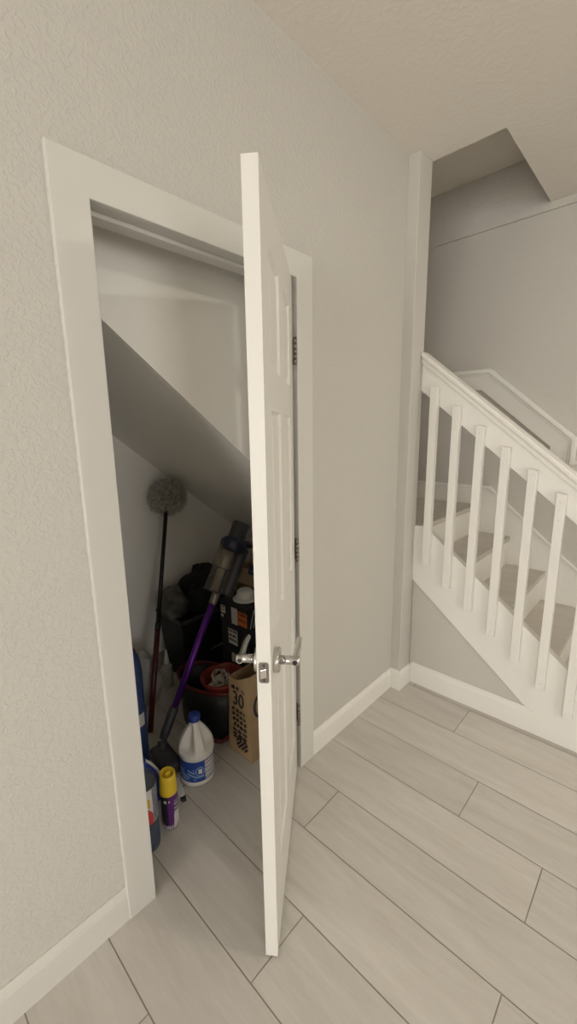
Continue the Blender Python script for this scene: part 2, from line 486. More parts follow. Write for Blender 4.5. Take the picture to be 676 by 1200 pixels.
# ------------------------------------------------------------------ staircase
YS = .936            # room-side face of the stringer
RI, GO = .1945, .2235
NX0 = .112           # nosing of the landing
LZ = .978            # landing level
stair = thing('staircase', 'white staircase with wood look tile treads rising to a landing by the wall end post', 'staircase', (.6, 1.4, 0))
SX1 = 1.30
m = MB()
m.prism([(.046, .660), (.688, .132), (.72, .124), (.72, 0), (SX1, 0), (SX1, .03), (.115, .974), (.046, .966)], 1, YS, YS+.012)
def st(x): return 1.0745 - .826*x
m.prism([(.046, .86), (.115, st(.115)-.13), (SX1-.02, -.0+.001), (SX1, .001), (SX1, .03), (.115, .974), (.046, .966)], 1, YS+.0121, YS+.04)
m.build('stringer', TRIM_LIT, stair)
m = MB()
def sk(x): return 1.106 - .87*(x - .18)
m.prism([(XB+.004, LZ-.02), (-.15, LZ-.02), (.95, 0), (1.34, 0), (1.34, .11), (.18, 1.106), (XB+.004, 1.106)], 1, YB-.015, YB-.0005)
m.build('skirt_board', TRIM_LIT, stair)
m = MB(); m.prism([(XB+.004, 1.094), (.175, 1.094), (1.33, .098), (1.335, .11), (.18, 1.112), (XB+.004, 1.112)], 1, YB-.024, YB-.002, bevel=.003)
m.build('skirt_moulding', TRIM_LIT, stair)
yA, yB_ = YS+.041, YB-.016
m = MB(); m.box(XB+.005, NX0, yA, yB_, LZ-.030, LZ, bevel=.003); m.build('landing_tread', TREAD, stair)
m = MB(); m.box(NX0-.024, NX0-.010, yA, yB_, LZ-RI, LZ-.030); m.build('riser', TRIM_LIT, stair)
for k in range(1, 5):
    z = LZ - RI*k
    m = MB(); m.box(NX0-.010+GO*(k-1)-.012, NX0+GO*k, yA, yB_, z-.030, z, bevel=.003)
    m.build('tread', TREAD, stair)
    m = MB(); m.box(NX0-.024+GO*k, NX0-.010+GO*k, yA, yB_, max(z-RI, 0), z-.030)
    m.build('riser', TRIM_LIT, stair)

# landing and foot of the upper flight (mostly behind the post)
up = thing('upper_stair_flight', 'shaded tile steps climbing from the landing behind the wall end post', 'staircase', (-.7, .9, LZ))
for k in range(1, 4):
    m = MB(); m.box(XB+.01, -TW-.115, .955-.2235*k, .955-.2235*(k-1)+.012, LZ+RI*k-.03, LZ+RI*k, bevel=.003); m.build('tread', TREAD, up)
    m = MB(); m.box(XB+.01, -TW-.115, .945-.2235*(k-1), .957-.2235*(k-1), LZ+RI*(k-1), LZ+RI*k-.03); m.build('riser', TRIM_LIT, up)

# near rail with balusters
rail = thing('stair_railing', 'white painted stair railing with square balusters fixed to the stringer', 'railing', (.6, .93, .9))
def rl(c, x): return c - .825*x
xa, xb = PX+.001, 1.20
m = MB()
m.prism([(xa, rl(1.750, xa)), (xb, rl(1.750, xb)), (xb, rl(1.925, xb)), (xa, rl(1.925, xa))], 1, YS, YS+.038, bevel=.002)
m.build('rail_board', TRIM_LIT, rail)
m = MB()
m.prism([(xa, rl(1.918, xa)), (xb, rl(1.918, xb)), (xb, rl(1.946, xb)), (xa, rl(1.946, xa))], 1, YS-.026, YS+.066, bevel=.006, seg=3)
m.build('rail_cap', TRIM_LIT, rail)
m = MB()
m.prism([(xa, rl(1.888, xa)), (xb, rl(1.888, xb)), (xb, rl(1.918, xb)), (xa, rl(1.918, xa))], 1, YS-.012, YS+.001, bevel=.004)
m.build('rail_moulding', TRIM_LIT, rail)
x0 = .143
m = MB(); w = .019
zb, zt = .760, 1.712
m.prism([(x0-w, zb+.004), (x0+w, zb-.004), (x0+w, zt-.004), (x0-w, zt+.004)], 1, YS-.035, YS-.0005, bevel=.002)
for z_ in (zb+.03, zb+.095, zt-.035, zt-.075, zt-.115):
    m.lathe([(.0052, 0), (.0050, .0012), (.003, .0020)], (x0, YS-.035, z_), (0, -1, 0), 12)
b0 = m.build('baluster', TRIM_LIT, rail)
for k in range(1, 9):
    c = b0.copy(); COL.objects.link(c); c.parent = rail; c.location = (k*.1205, 0, -k*.1205*.822)
m = MB(); m.box(1.20, 1.285, YS-.035, YS+.05, 0, 1.05, bevel=.004); m.box(1.19, 1.295, YS-.045, YS+.06, 1.05, 1.075, bevel=.004)
m.build('newel_post', TRIM_LIT, rail)

# wide rail board on the wall behind the stair
wr = thing('wall_handrail', 'wide white capped rail board stepping down along the wall behind the stair', 'handrail', (.3, YB, 1.5))
outer = [(XB+.004, 1.878), (.13, 1.878), (.643, 1.436), (.643, 1.300), (1.5, 1.300)]
inner = [(1.5, 1.17), (.510, 1.17), (.510, 1.384), (.076, 1.752), (XB+.004, 1.752)]
m = MB(); m.prism(outer + inner, 1, YB-.022, YB-.0005, bevel=.002); m.build('board', TRIM_LIT, wr)
def ribbon(d0, d1):
    off = lambda d: [(XB+.004, 1.878-d), (.13-.42*d, 1.878-d), (.643-d, 1.436-.44*d), (.643-d, 1.300-d), (1.5, 1.300-d)]
    return off(d0) + off(d1)[::-1]
m = MB(); m.prism(ribbon(-.004, .022), 1, YB-.042, YB-.001, bevel=.004); m.build('cap', TRIM_LIT, wr)
m = MB(); m.prism(ribbon(.022, .036), 1, YB-.030, YB-.001, bevel=.003); m.build('moulding', TRIM_LIT, wr)

# ------------------------------------------------------------------ closet contents
# --- cobweb duster
HC = Vector((-1.075, .058, 1.128))
pb = Vector((-.70, -.352, .004))
dirp = (HC - pb).normalized()
du = thing('cobweb_duster', 'fluffy grey round duster on a long dark pole leaning on the closet back wall', 'duster', pb)
L = (HC - pb).length
m = MB()
to = Vector((.86, -.50, .10)).normalized()      # open side of the ring faces the room
ux = Vector((0, 0, 1)).cross(to).normalized(); uy = to.cross(ux)
Rm, rm = .058, .036
rnd = random.Random(5)
n1, n2 = 36, 16
ring = []
for i in range(n1):
    a = 2*PI*i/n1; cdir = ux*math.cos(a) + uy*math.sin(a)
    ring.append([m.bm.verts.new(HC + cdir*(Rm + rm*math.cos(2*PI*j/n2)) + to*(rm*math.sin(2*PI*j/n2))) for j in range(n2)])
for i in range(n1):
    for j in range(n2):
        f = m.bm.faces.new([ring[i][j], ring[(i+1) % n1][j], ring[(i+1) % n1][(j+1) % n2], ring[i][(j+1) % n2]]); f.smooth = True
for q in range(5200):
    a = rnd.random()*2*PI; b = rnd.random()*2*PI
    cdir = ux*math.cos(a) + uy*math.sin(a)
    nrm = (cdir*math.cos(b) + to*math.sin(b)).normalized()
    p = HC + cdir*Rm + nrm*rm*.95
    t = Vector((rnd.gauss(0, 1), rnd.gauss(0, 1), rnd.gauss(0, 1)))
    d = (nrm + t*.42).normalized(); sd = d.cross(t).normalized()*.0021
    ln = rnd.uniform(.014, .032)
    e = p + d*ln
    e.x = max(e.x, XB+.006)
    f = m.bm.faces.new([m.bm.verts.new(p - sd), m.bm.verts.new(p + sd), m.bm.verts.new(e + sd*.5), m.bm.verts.new(e - sd*.5)])
m.build('bristle_head', FLUFF, du, recalc=False)
m = MB(); m.tube([pb + dirp*(L*.40), pb + dirp*(L-.065)], .0115, 14); m.tube([pb + dirp*(L*.40), pb + dirp*(L*.43)], .0150, 14); m.tube([pb + dirp*(L-.10), pb + dirp*(L-.05)], .014, 14)
m.build('upper_pole', BLACKP, du)
m = MB(); m.tube([pb, pb + dirp*(L*.40)], .0145, 14)
m.build('lower_pole', DRED, du)

# --- stick vacuum
P0 = Vector((-.530, -.377, .065)); P1 = Vector((-.550, .188, 1.039)); ax = (P1 - P0)
at = lambda t: P0 + ax*t
axn = ax.normalized()
def vl(m, prof, *a, **k):
    return m.lathe([(r*.93, h*.93) for r, h in prof], *a, **k)
va = thing('stick_vacuum', 'cordless stick vacuum with purple tube leaning up against the slope', 'vacuum', (-.53, -.39, 0))
m = MB(); m.tube([at(.10), at(.60)], .0165, 20); m.build('wand_tube', TUBEP, va)
m = MB(); vl(m, [(.021, -.06), (.0235, -.03), (.0235, .09), (.018, .10)], at(.06), axn, 20); vl(m, [(.012, 0), (.015, .02), (.015, .05)], at(.135), axn, 12)
m.build('wand_coupling', DGREY, va)
m = MB(); vl(m, [(.019, 0), (.022, .01), (.022, .055), (.019, .065)], at(.595), axn, 20); m.build('release_collar', MGREY, va)
# bin: clear shell, cyclone core inside
side = axn.cross(Vector((.8, -.6, 0))).normalized()
if side.y > 0: side = -side
bo = side*.016
m = MB(); vl(m, [(.050, 0), (.056, .006), (.056, .255), (.052, .26)], at(.648) + bo, axn, 36); m.build('dust_bin', CLEAR, va)
m = MB(); vl(m, [(.021, .012), (.021, .13), (.030, .135), (.030, .24)], at(.648) + bo*1.0, axn, 24); bn = m.build('cyclone_core', GOLD, va)
m = MB(); vl(m, [(.0565, .13), (.0565, .136)], at(.648)+bo, axn, 36, caps=(False, False)); vl(m, [(.0575, 0), (.0575, .008)], at(.648)+bo, axn, 36, caps=(False, False)); m.build('bin_band', DGREY, va)
m = MB(); vl(m, [(.030, -.02), (.036, .0), (.036, .24), (.030, .26)], at(.665) - side*.052, axn, 24); m.build('spine', DGREY, va)
# cyclone crown with its ring of cones
m = MB()
cc = at(.848)
vl(m, [(.058, -.006), (.074, .010), (.077, .045), (.062, .066), (.050, .076)], cc, axn, 40, fn=lambda t, k, r: r*(1+.035*math.cos(12*t)))
m.build('cyclone_crown', NAVY, va)
m = MB(); vl(m, [(.050, 0), (.049, .004), (.049, .10), (.046, .106), (.030, .107), (.028, .101)], at(.900), axn, 36); m.build('filter_cap', DGREY, va)
# handle grip and battery on the far side
hs = Vector((0, .96, -.28))
g0 = at(.885) + hs*.05
m = MB()
m.tube([g0, g0 + hs*.06, g0 + hs*.12, g0 + hs*.15 - axn*.03, g0 + hs*.155 - axn*.12], [.020, .019, .018, .018, .019], 14)
m.build('handle_grip', DGREY, va)
m = MB(); m.tube([g0 + hs*.155 - axn*.12, g0 + hs*.155 - axn*.17], [.026, .028], 14); m.build('battery', NAVY, va)
# floor head
m = MB()
M = Matrix.Translation((-.455, -.405, .032)) @ Matrix.Rotation(-.10, 4, 'Z')
m.box(-.085, .085, -.045, .045, -.030, .024, bevel=.012, mat=M)
m.build('floor_head', DGREY, va)
m = MB(); m.tube([(-.49, -.395, .035), (-.515, -.385, .045), P0 + axn*.0], [.020, .021, .022], 14); m.build('head_neck', DGREY, va)

# --- black storage bin with a duffel and a cloth on it
BX0, BX1, BY0, BY1 = -1.165, -.895, -.01, .34
bx = thing('storage_bin', 'open black plastic bin standing against the closet back wall', 'bin', (-1.02, .15, 0))
m = MB()
def ringv(i, z, k):
    return [(BX0+i, BY0+i, z), (BX1-i, BY0+i, z), (BX1-i, BY1-i, z), (BX0+i, BY1-i, z)]
A = ringv(.035, .004, 0); B = ringv(.0, .405, 0); Cc = ringv(.012, .405, 0); D = ringv(.045, .014, 0)
rows = [[m.bm.verts.new(p) for p in r] for r in (A, B, Cc, D)]
for r in range(3):
    for i in range(4):
        m.bm.faces.new([rows[r][i], rows[r][(i+1) % 4], rows[r+1][(i+1) % 4], rows[r+1][i]])
m.bm.faces.new(rows[0]); m.bm.faces.new(rows[3])
m.build('tub', BLACKP, bx)
m = MB()
for (x0_, x1_, y0_, y1_) in ((BX0-.010, BX1+.010, BY0-.010, BY0+.004), (BX0-.010, BX1+.010, BY1-.004, BY1+.010), (BX0-.010, BX0+.004, BY0-.010, BY1+.010), (BX1-.004, BX1+.010, BY0-.010, BY1+.010)):
    m.box(x0_, x1_, y0_, y1_, .398, .420, bevel=.004)
m.build('rim', DGREY, bx)
# worn white lettering low on the tub
def bin_mark():
    mm = MB(); r_ = random.Random(4)
    yy = .20
    for k in range(7):
        h = r_.uniform(.008, .020)
        mm.box(BX1-.0245, BX1-.0175, yy, yy+.006, .150, .150+h)
        if k % 2: mm.box(BX1-.0245, BX1-.0175, yy, yy+.014, .150+h-.004, .150+h)
        yy += .016
    return mm.build('printed_mark', GREYL, bx)
bin_mark()

def lump(name, mats, c, rad, seed, rough=.25, parent=None, ndiv=4, squash=None):
    rr = random.Random(seed)
    m = MB(); bmesh.ops.create_icosphere(m.bm, subdivisions=ndiv, radius=1)
    ph = [(Vector((rr.gauss(0, 1), rr.gauss(0, 1), rr.gauss(0, 1))).normalized()*rr.uniform(2, 7), rr.random()*6, rr.uniform(.3, 1)) for _ in range(12)]
    for v in m.bm.verts:
        d = v.co.copy(); s = 0
        for w_, p_, a_ in ph: s += a_*abs(math.sin(d.dot(w_)+p_))/(1+w_.length*.25)
        k = 1 + rough*(s/2.4-.6)
        v.co = Vector((c[0] + d.x*rad[0]*k, c[1] + d.y*rad[1]*k, c[2] + d.z*rad[2]*k))
        if squash is not None: v.co.z = max(v.co.z, squash)
        v.co.x = max(v.co.x, XB + .008)
    return m.build(name, mats, parent, smooth=True)

# black duffel bag slumped on the bin
bg = thing('duffel_bag', 'crumpled black fabric bag heaped on top of the black bin', 'bag', (-1.0, .2, .42))
lump('bag_body', BLACKF, (-1.0, .245, .520), (.145, .140, .125), 11, .85, bg, squash=.4215)
m = MB(); m.tube([(-.93, .10, .59), (-.89, .14, .635), (-.88, .21, .65), (-.90, .28, .625), (-.94, .31, .58)], .010, 8); m.build('carry_strap', BLACKF, bg)
# khaki cloth bundle
kc = lump('cloth_bundle', KHAKI, (-1.02, .015, .490), (.072, .062, .078), 21, .8, None, squash=.4215)
tag(kc, 'grey khaki bundled cloth lying at the left end of the black bin', 'cloth')

# --- stack of black cartons
def carton(name, x0, x1, y0, y1, z0, z1, label, group):
    t = thing(name, label, 'box', ((x0+x1)/2, (y0+y1)/2, z0), group=group)
    m = MB(); m.box(x0, x1, y0, y1, z0, z1, bevel=.002); b = m.build('carton_body', CARDB, t)
    m = MB(); m.box((x0+x1)/2-.022, (x0+x1)/2+.022, y0+.001, y1-.001, z1-.0002, z1+.0007); m.build('packing_tape', BLACKP, t)
    return t
def sticker(t, name, mt, x0, x1, y, z0, z1, lines=0, ink=INK, seed=1):
    m = MB(); m.box(x0, x1, y-.0012, y, z0, z1)
    s = m.build(name, mt, t)
    if lines:
        m = MB(); r_ = random.Random(seed)
        for k in range(lines):
            zz = z1 - (z1-z0)*(k+.7)/(lines+.4)
            xx = x0 + .006
            while xx < x1 - .008:
                w_ = r_.uniform(.003, .010); w_ = min(w_, x1-.005-xx)
                m.box(xx, xx+w_, y-.0018, y-.0012, zz, zz + (z1-z0)/(lines+.4)*.55); xx += w_ + r_.uniform(.002, .005)
        m.build('printed_lines', ink, s)
    return s
YF = .10
t1 = carton('black_carton', -.672, -.440, YF, YF+.25, .002, .225, 'black cardboard box at the bottom of the carton stack', 'black cartons stacked behind the bucket')
sticker(t1, 'paper_label', PAPER, -.636, -.530, YF, .105, .215, 3, seed=2)
t2 = carton('black_carton', -.668, -.436, YF+.004, YF+.25, .2265, .468, 'black cardboard box with a barcode label in the middle of the stack', 'black cartons stacked behind the bucket')
sticker(t2, 'barcode_label', PAPER, -.606, -.530, YF+.004, .352, .440, 3, seed=3)
sticker(t2, 'paper_strip', PAPER, -.585, -.555, YF+.004, .245, .300, 0)
t3 = carton('black_carton', -.672, -.440, YF, YF+.24, .4695, .595, 'black cardboard box with white and orange labels on top of the stack', 'black cartons stacked behind the bucket')
sticker(t3, 'small_label', PAPER, -.660, -.622, YF, .520, .562, 2, seed=6)
sticker(t3, 'small_label', GREYL, -.660, -.640, YF, .494, .510, 0)
sticker(t3, 'white_label', PAPER, -.568, -.520, YF, .480, .574, 5, GREYL, 5)
sticker(t3, 'orange_label', ORANGE, -.516, -.443, YF, .488, .566, 2, REDD, 8)
m = MB()
for k in range(5):
    m.prism([(YF+.015+k*.024, .478), (YF+.023+k*.024, .478), (YF+.053+k*.024, .575), (YF+.045+k*.024, .575)], 0, -.441, -.4392)
m.build('printed_stripes', GREYL, t3)
# white domed cap on the top carton
dc = thing('domed_cap', 'white round domed plastic cap resting on the top black carton', 'cap', (-.548, .186, .5962))
m = MB(); m.lathe([(.066, 0), (.070, .003), (.070, .008), (.064, .013), (.050, .015)], dc.location, n=48); m.build('brim', WHITEP, dc)
m = MB(); m.lathe([(.050, .013), (.0495, .035), (.046, .048), (.037, .058), (.022, .063), (.008, .0645)], dc.location, n=48); m.build('dome', WHITEP, dc)
# tan open cardboard behind the cartons
ob = thing('cardboard_box', 'tan cardboard box with flaps open behind the black cartons', 'box', (-.80, .50, 0))
ox0, ox1, oy0, oy1, oz = -.84, -.50, .36, .62, .685
m = MB()
tk = .005
m.box(ox0, ox1, oy0, oy0+tk, .002, oz); m.box(ox0, ox1, oy1-tk, oy1, .002, oz); m.box(ox0, ox0+tk, oy0, oy1, .002, oz); m.box(ox1-tk, ox1, oy0, oy1, .002, oz); m.box(ox0, ox1, oy0, oy1, .002, .007)
m.build('carton_body', TAN, ob)
def flap(pts):
    m = MB(); a = [Vector(p) for p in pts]; nrm = (a[1]-a[0]).cross(a[2]-a[0]).normalized()*.005
    v = [m.bm.verts.new(p) for p in a] + [m.bm.verts.new(p+nrm) for p in a]
    for q in ((0, 1, 2, 3), (7, 6, 5, 4), (0, 4, 5, 1), (1, 5, 6, 2), (2, 6, 7, 3), (3, 7, 4, 0)): m.bm.faces.new([v[i] for i in q])
    return m.build('flap', TAN, ob)
flap([(ox0, oy0, oz), (ox1, oy0, oz), (ox1-.02, oy0-.045, oz-.080), (ox0+.02, oy0-.045, oz-.080)])
flap([(ox1, oy0+.02, oz), (ox1, oy1-.02, oz), (ox1+.10, oy1-.04, oz-.05), (ox1+.10, oy0+.04, oz-.05)])
flap([(ox0, oy1, oz), (ox1, oy1, oz), (ox1, oy1+.005, oz+.06), (ox0, oy1+.005, oz+.06)])

# --- mop bucket: long oval, dark red rim, red wringer basket, mop inside
mc = Vector((-.52, -.095, 0)); ang = math.radians(12)
bu = thing('mop_bucket', 'long black mop bucket with dark red rim and red wringer basket', 'bucket', mc)
mx_ = Vector((math.cos(ang), math.sin(ang), 0))
m = MB()
se = lambda t, k, r: r
m.lathe([(.86, .004), (.92, .02), (.96, .15), (1.0, .262), (.985, .262), (.94, .15), (.88, .03)], mc, n=56, sx=.190, sy=.115, xref=mx_)
m.build('tub', BLACKP, bu)
m = MB()
m.lathe([(.985, .254), (1.035, .256), (1.06, .262), (1.06, .270), (1.03, .276), (.99, .274), (.975, .266), (.985, .254)], mc, n=56, sx=.190, sy=.115, xref=mx_, caps=(False, False))
m.build('rim', REDD, bu)
m = MB()
wc = mc + mx_*.085 + Vector((0, 0, 0))
m.lathe([(.60, .17), (.85, .235), (1.0, .292), (1.08, .300), (1.10, .309), (1.02, .313), (.93, .300), (.78, .225), (.55, .18)], wc, n=48, sx=.098, sy=.104, xref=mx_)
m.build('wringer_basket', RED, bu)
m = MB()
q0 = mc + mx_*.150 + Vector((.02, -.085, 0))
m.tube([q0 + Vector((-.01, -.05, .05)), q0 + Vector((.018, -.03, .045)), q0 + Vector((.02, .04, .045)), q0 + Vector((-.01, .06, .05))], .010, 10)
m.build('foot_pedal', REDD, bu)
# mop head lying in the wringer
mp_ = thing('string_mop', 'off white string mop coiled in the red wringer basket', 'mop', wc + Vector((0, 0, .23)))
m = MB(); rnd = random.Random(9)
for k in range(46):
    a = rnd.random()*2*PI; r0 = rnd.uniform(.005, .052)
    c = wc + Vector((math.cos(a)*r0, math.sin(a)*r0, .225 + rnd.uniform(0, .012)))
    pts = []
    rr_ = rnd.uniform(.012, .028); a0 = rnd.random()*6; tl = rnd.uniform(-.5, .9)
    for j in range(9):
        b = a0 + j*.55
        pts.append(c + Vector((math.cos(b)*rr_, math.sin(b)*rr_, .030*(.4+tl)*math.sin(j*.39)+.028)))
    m.tube(pts, .0048, 6)
for k in range(3):
    pts = [wc + Vector((-.05+k*.02, -.03+.02*k, .265)), wc + Vector((-.03+k*.03, -.005+.01*k, .325)), wc + Vector((.0+k*.02, .01, .335-.01*k)), wc + Vector((.03, .02-.01*k, .27))]
    m.tube(pts, .0045, 6)
m.build('strings', MOP, mp_)

# --- grey film bag slumped between bucket and back wall
fb = lump('plastic_bag', FILM, (-.93, -.235, .135), (.075, .055, .128), 31, .55, None, squash=.003)
tag(fb, 'crumpled grey translucent plastic bag slumped on the floor left of the bucket', 'bag')
# --- little cone tipped tube
ct = thing('nozzle_bottle', 'small white cone tipped bottle standing behind the bucket rim', 'bottle', (-.985, -.075, 0))
m = MB(); m.lathe([(.028, .001), (.030, .006), (.030, .13), (.022, .145)], ct.location, n=24); m.build('bottle_body', GREYL, ct)
m = MB(); m.lathe([(.018, .145), (.016, .16), (.005, .235), (.003, .238)], ct.location, n=20); m.build('cone_tip', WHITEP, ct)

# --- kraft paper bag
KX0, KX1, KY0, KY1, KH = -.318, -.158, -.140, .0, .385
kb = thing('paper_bag', 'standing brown kraft paper bag with black printed numerals', 'paper bag', ((KX0+KX1)/2, (KY0+KY1)/2, 0))
m = MB()
nx, ny, nz = 6, 8, 12
def kp(u, v, z):
    """rectangular tube, gusset sides folded in toward the top"""
    t = z/KH
    x = KX0 + (KX1-KX0)*u; y = KY0 + (KY1-KY0)*v
    cx_, cy_ = (KX0+KX1)/2, (KY0+KY1)/2
    g = .032*max(0, t-.25)**1.2
    if v == 1: y += (1 if v == 0 else -1)*g*(1-abs(2*u-1))*1.3
    x = cx_ + (x-cx_)*(1 - .10*t); 
    return Vector((x + .003*math.sin(17*y+9*z), y + .003*math.sin(23*x+8*z), z))
def ring_at(z, inset=0):
    pts = []
    for i in range(nx): pts.append(kp(i/nx, 0, z))
    for i in range(ny): pts.append(kp(1, i/ny, z))
    for i in range(nx): pts.append(kp(1-i/nx, 1, z))
    for i in range(ny): pts.append(kp(0, 1-i/ny, z))
    c = Vector(((KX0+KX1)/2, (KY0+KY1)/2, z))
    return [p + (c-p).normalized()*inset for p in pts]
zs_ = [0.002 + (KH-.002)*k/nz for k in range(nz+1)]
R_ = []
for z in zs_:
    r = ring_at(z)
    if z > KH-.001:
        for p in r: p.z += .012*math.sin(p.x*31) + .045*(p.x-KX0)/(KX1-KX0)
    R_.append([m.bm.verts.new(p) for p in r])
for z in (KH, KH-.10):
    r = ring_at(z, .004)
    if z == KH:
        for p in r: p.z += .012*math.sin(p.x*31) + .045*(p.x-KX0)/(KX1-KX0)
    R_.append([m.bm.verts.new(p) for p in r])
for a, b in zip(R_[:-1], R_[1:]):
    n_ = len(a)
    for i in range(n_): m.bm.faces.new([a[i], a[(i+1) % n_], b[(i+1) % n_], b[i]])
m.bm.faces.new(R_[0][::-1]); m.bm.faces.new(R_[-1])
m.build('bag_body', KRAFT, kb)
# printed numerals and rows of characters up the narrow side
GY = KY0 - .0016
Mx = lambda x, z, y=GY: frame((x, y, z), (1, 0, 0), (0, .03, 1))
text_part('printed_number', '30', INK, kb, frame((-.236, KY0-.0045, .296), (1, 0, 0), (0, .02, 1)), .098, .0012, .82)
def glyph_rows():
    m = MB(); r_ = random.Random(12)
    for (z, h, n_, big) in ((.352, .020, 3, 1), (.238, .016, 4, 0), (.212, .016, 4, 0), (.186, .018, 4, 0), (.158, .018, 4, 0), (.130, .016, 3, 0), (.100, .026, 3, 1)):
        x = -.288
        for k in range(n_):
            w_ = .104/n_
            yy = KY0
            for j in range(4 if big else 3):
                if r_.random() < .5: m.box(x+r_.uniform(0, .2)*w_, x+w_*r_.uniform(.6, .9), yy-.003, yy+.006, z+h*(j/4.)-h/2, z+h*(j/4.)+h*.13-h/2)
                else:
                    xx = x + r_.uniform(.1, .7)*w_; m.box(xx, xx+.004, yy-.003, yy+.006, z-h/2, z+h/2*r_.uniform(.2, 1))
            x += w_
    for k in range(7):
        for j in range(4):
            if (k+j) % 2: m.box(-.262+k*.011, -.254+k*.011, KY0-.003, KY0+.004, .040+j*.011, .049+j*.011)
    return m.build('printed_lettering', INK, kb)
glyph_rows()
m = MB()
cy0, cz0 = KY0+.070, .275
pts = [(KX1-.006 + .0, cy0 + .042*math.cos(a), cz0 + .060*math.sin(a)) for a in [PI*.15 + k*.22 for k in range(18)]]
m.tube(pts, .0075, 8)
m.tube([(KX1-.004, cy0-.02, cz0-.085), (KX1-.003, cy0+.02, cz0-.125)], .008, 8)
m.build('printed_swirl', INK, kb)

# --- bleach jug
jc = Vector((-.300, -.338, 0)); jt = math.radians(-22)     # handle side
jg = thing('bleach_jug', 'white bleach jug with blue cap and blue wraparound label', 'jug', jc)
m = MB()
prof = [(.066, .002), (.074, .006), (.0765, .014), (.0765, .022), (.0745, .026), (.0745, .128), (.0765, .132), (.0775, .145), (.0770, .156)]
zt_ = [.168, .180, .195, .210, .225, .240, .252, .262]
rt_ = [.0755, .0725, .0665, .0590, .0500, .0400, .0310, .0240]
prof += list(zip(rt_, zt_)) + [(.0195, .270), (.0195, .284)]
def jr(t, k, r):
    if k < 9 or k > 17: return r
    d = (t - jt + PI) % (2*PI) - PI
    h = prof[k][1]
    win = max(0, min(1, (h-.150)/.022))*max(0, min(1, (.268-h)/.02))
    a = abs(d)
    sc = 0
    wr_ = .16 + .009/r
    if a < wr_: sc = -.02
    elif a < 1.45:
        u = (a - wr_)/(1.45-wr_)
        sc = .46*math.sin(PI*u)**.75
    return r*(1 - sc*win)
m.lathe(prof, jc, n=96, fn=jr)
m.build('jug_body', WHITEP, jg)
m = MB()
m.lathe([(.0235, .276), (.0245, .279), (.0245, .303), (.0225, .306), (.010, .3065)], jc, n=36, fn=lambda t, k, r: r*(1+.012*math.cos(30*t)) if k in (1, 2) else r)
m.build('screw_cap', BLUEP, jg)
cam_t = math.radians(-31.5)
def jl(t, k):
    d = (t - cam_t + PI) % (2*PI) - PI         # + is to the right seen from the door
    z = (k+.5)/40
    if d > .42:                                  # ruled text panel
        return 1 if int(z*9+.2*math.sin(3*d)) % 1 == 0 and (z*9) % 1 < .36 or z > .95 else 0
    ex, ez = (d-.12)/.26, (z-.50)/.24
    e = ex*ex + ez*ez
    if abs(d-.12) < .10 and abs(z-.52) < .115: return 0
    if e < 1 and e > .62: return 2
    if abs(d-.12) < .22 and abs(z-.24) < .035: return 2
    if d < -.12 and z < .62 and z > .10:
        v = math.sin(9*d+2)*math.sin(7*z+1) 
        return 2 if (z*6 + d*2) % 1 < .55 and v > -.3 else 1
    return 1
m = MB(); m.lathe([(.0752, .028 + .098*k/40) for k in range(41)], jc, n=180, mi=jl, caps=(False, False))
m.build('wraparound_label', [WHITEP, BLUEL, PALEBL], jg, recalc=False)

# --- aerosol can
sc_ = Vector((-.178, -.548, 0))
ac = thing('spray_can', 'purple aerosol can with bright yellow cap standing on the closet floor', 'spray can', sc_)
cam_a = math.atan2(-1.208+.548, 1.1+.178)
def al(t, k):
    d = (t - cam_a + PI) % (2*PI) - PI; z = (k+.5)/40
    if z < .10: return 3 if abs(math.sin(14*d)) > .5 or d > .4 else 0
    if d > .35 + .25*z and z < .48: return 2 if not (z*16 % 1 < .3 and d < .9) else 3
    if d > .55 and z < .80: return 3 if (z*9 % 1) < .5 else 0
    if d < -.28 and z < .78: return 1
    if -.75 < d < .0 and .80 < z < .90: return 2 if math.sin(11*d+1) > -.2 and (z < .88) else 1
    if d < -.1 and z >= .78: return 1
    return 0
m = MB(); m.lathe([(.0322, .008 + .145*k/40) for k in range(41)], sc_, n=120, mi=al, caps=(False, False))
m.build('printed_label', [PURPLE, DARKL, PAPER, GREYL], ac, recalc=False)
m = MB(); m.lathe([(.030, .001), (.0325, .003), (.0325, .007), (.0318, .009), (.0318, .150), (.0325, .153), (.0322, .158), (.024, .168)], sc_, n=40)
m.build('can_body', SILVER, ac)
m = MB()
m.lathe([(.0330, .152), (.0338, .154), (.0330, .180), (.0315, .196), (.0322, .200), (.0300, .222), (.0285, .232), (.0240, .234), (.0215, .226), (.0205, .222)], sc_, n=48)
for v in m.bm.verts:          # slanted lip, lower at the spray side
    if v.co.z > .220:
        d = v.co - sc_; v.co.z -= .10*(d.x*math.cos(cam_a+.5) + d.y*math.sin(cam_a+.5)) * 1.2
yc = m.build('overcap', YELLOW, ac)
m = MB(); m.box(sc_.x-.008, sc_.x+.008, sc_.y-.011, sc_.y+.011, .215, .238, bevel=.004); m.build('trigger_button', YELLOW, ac)

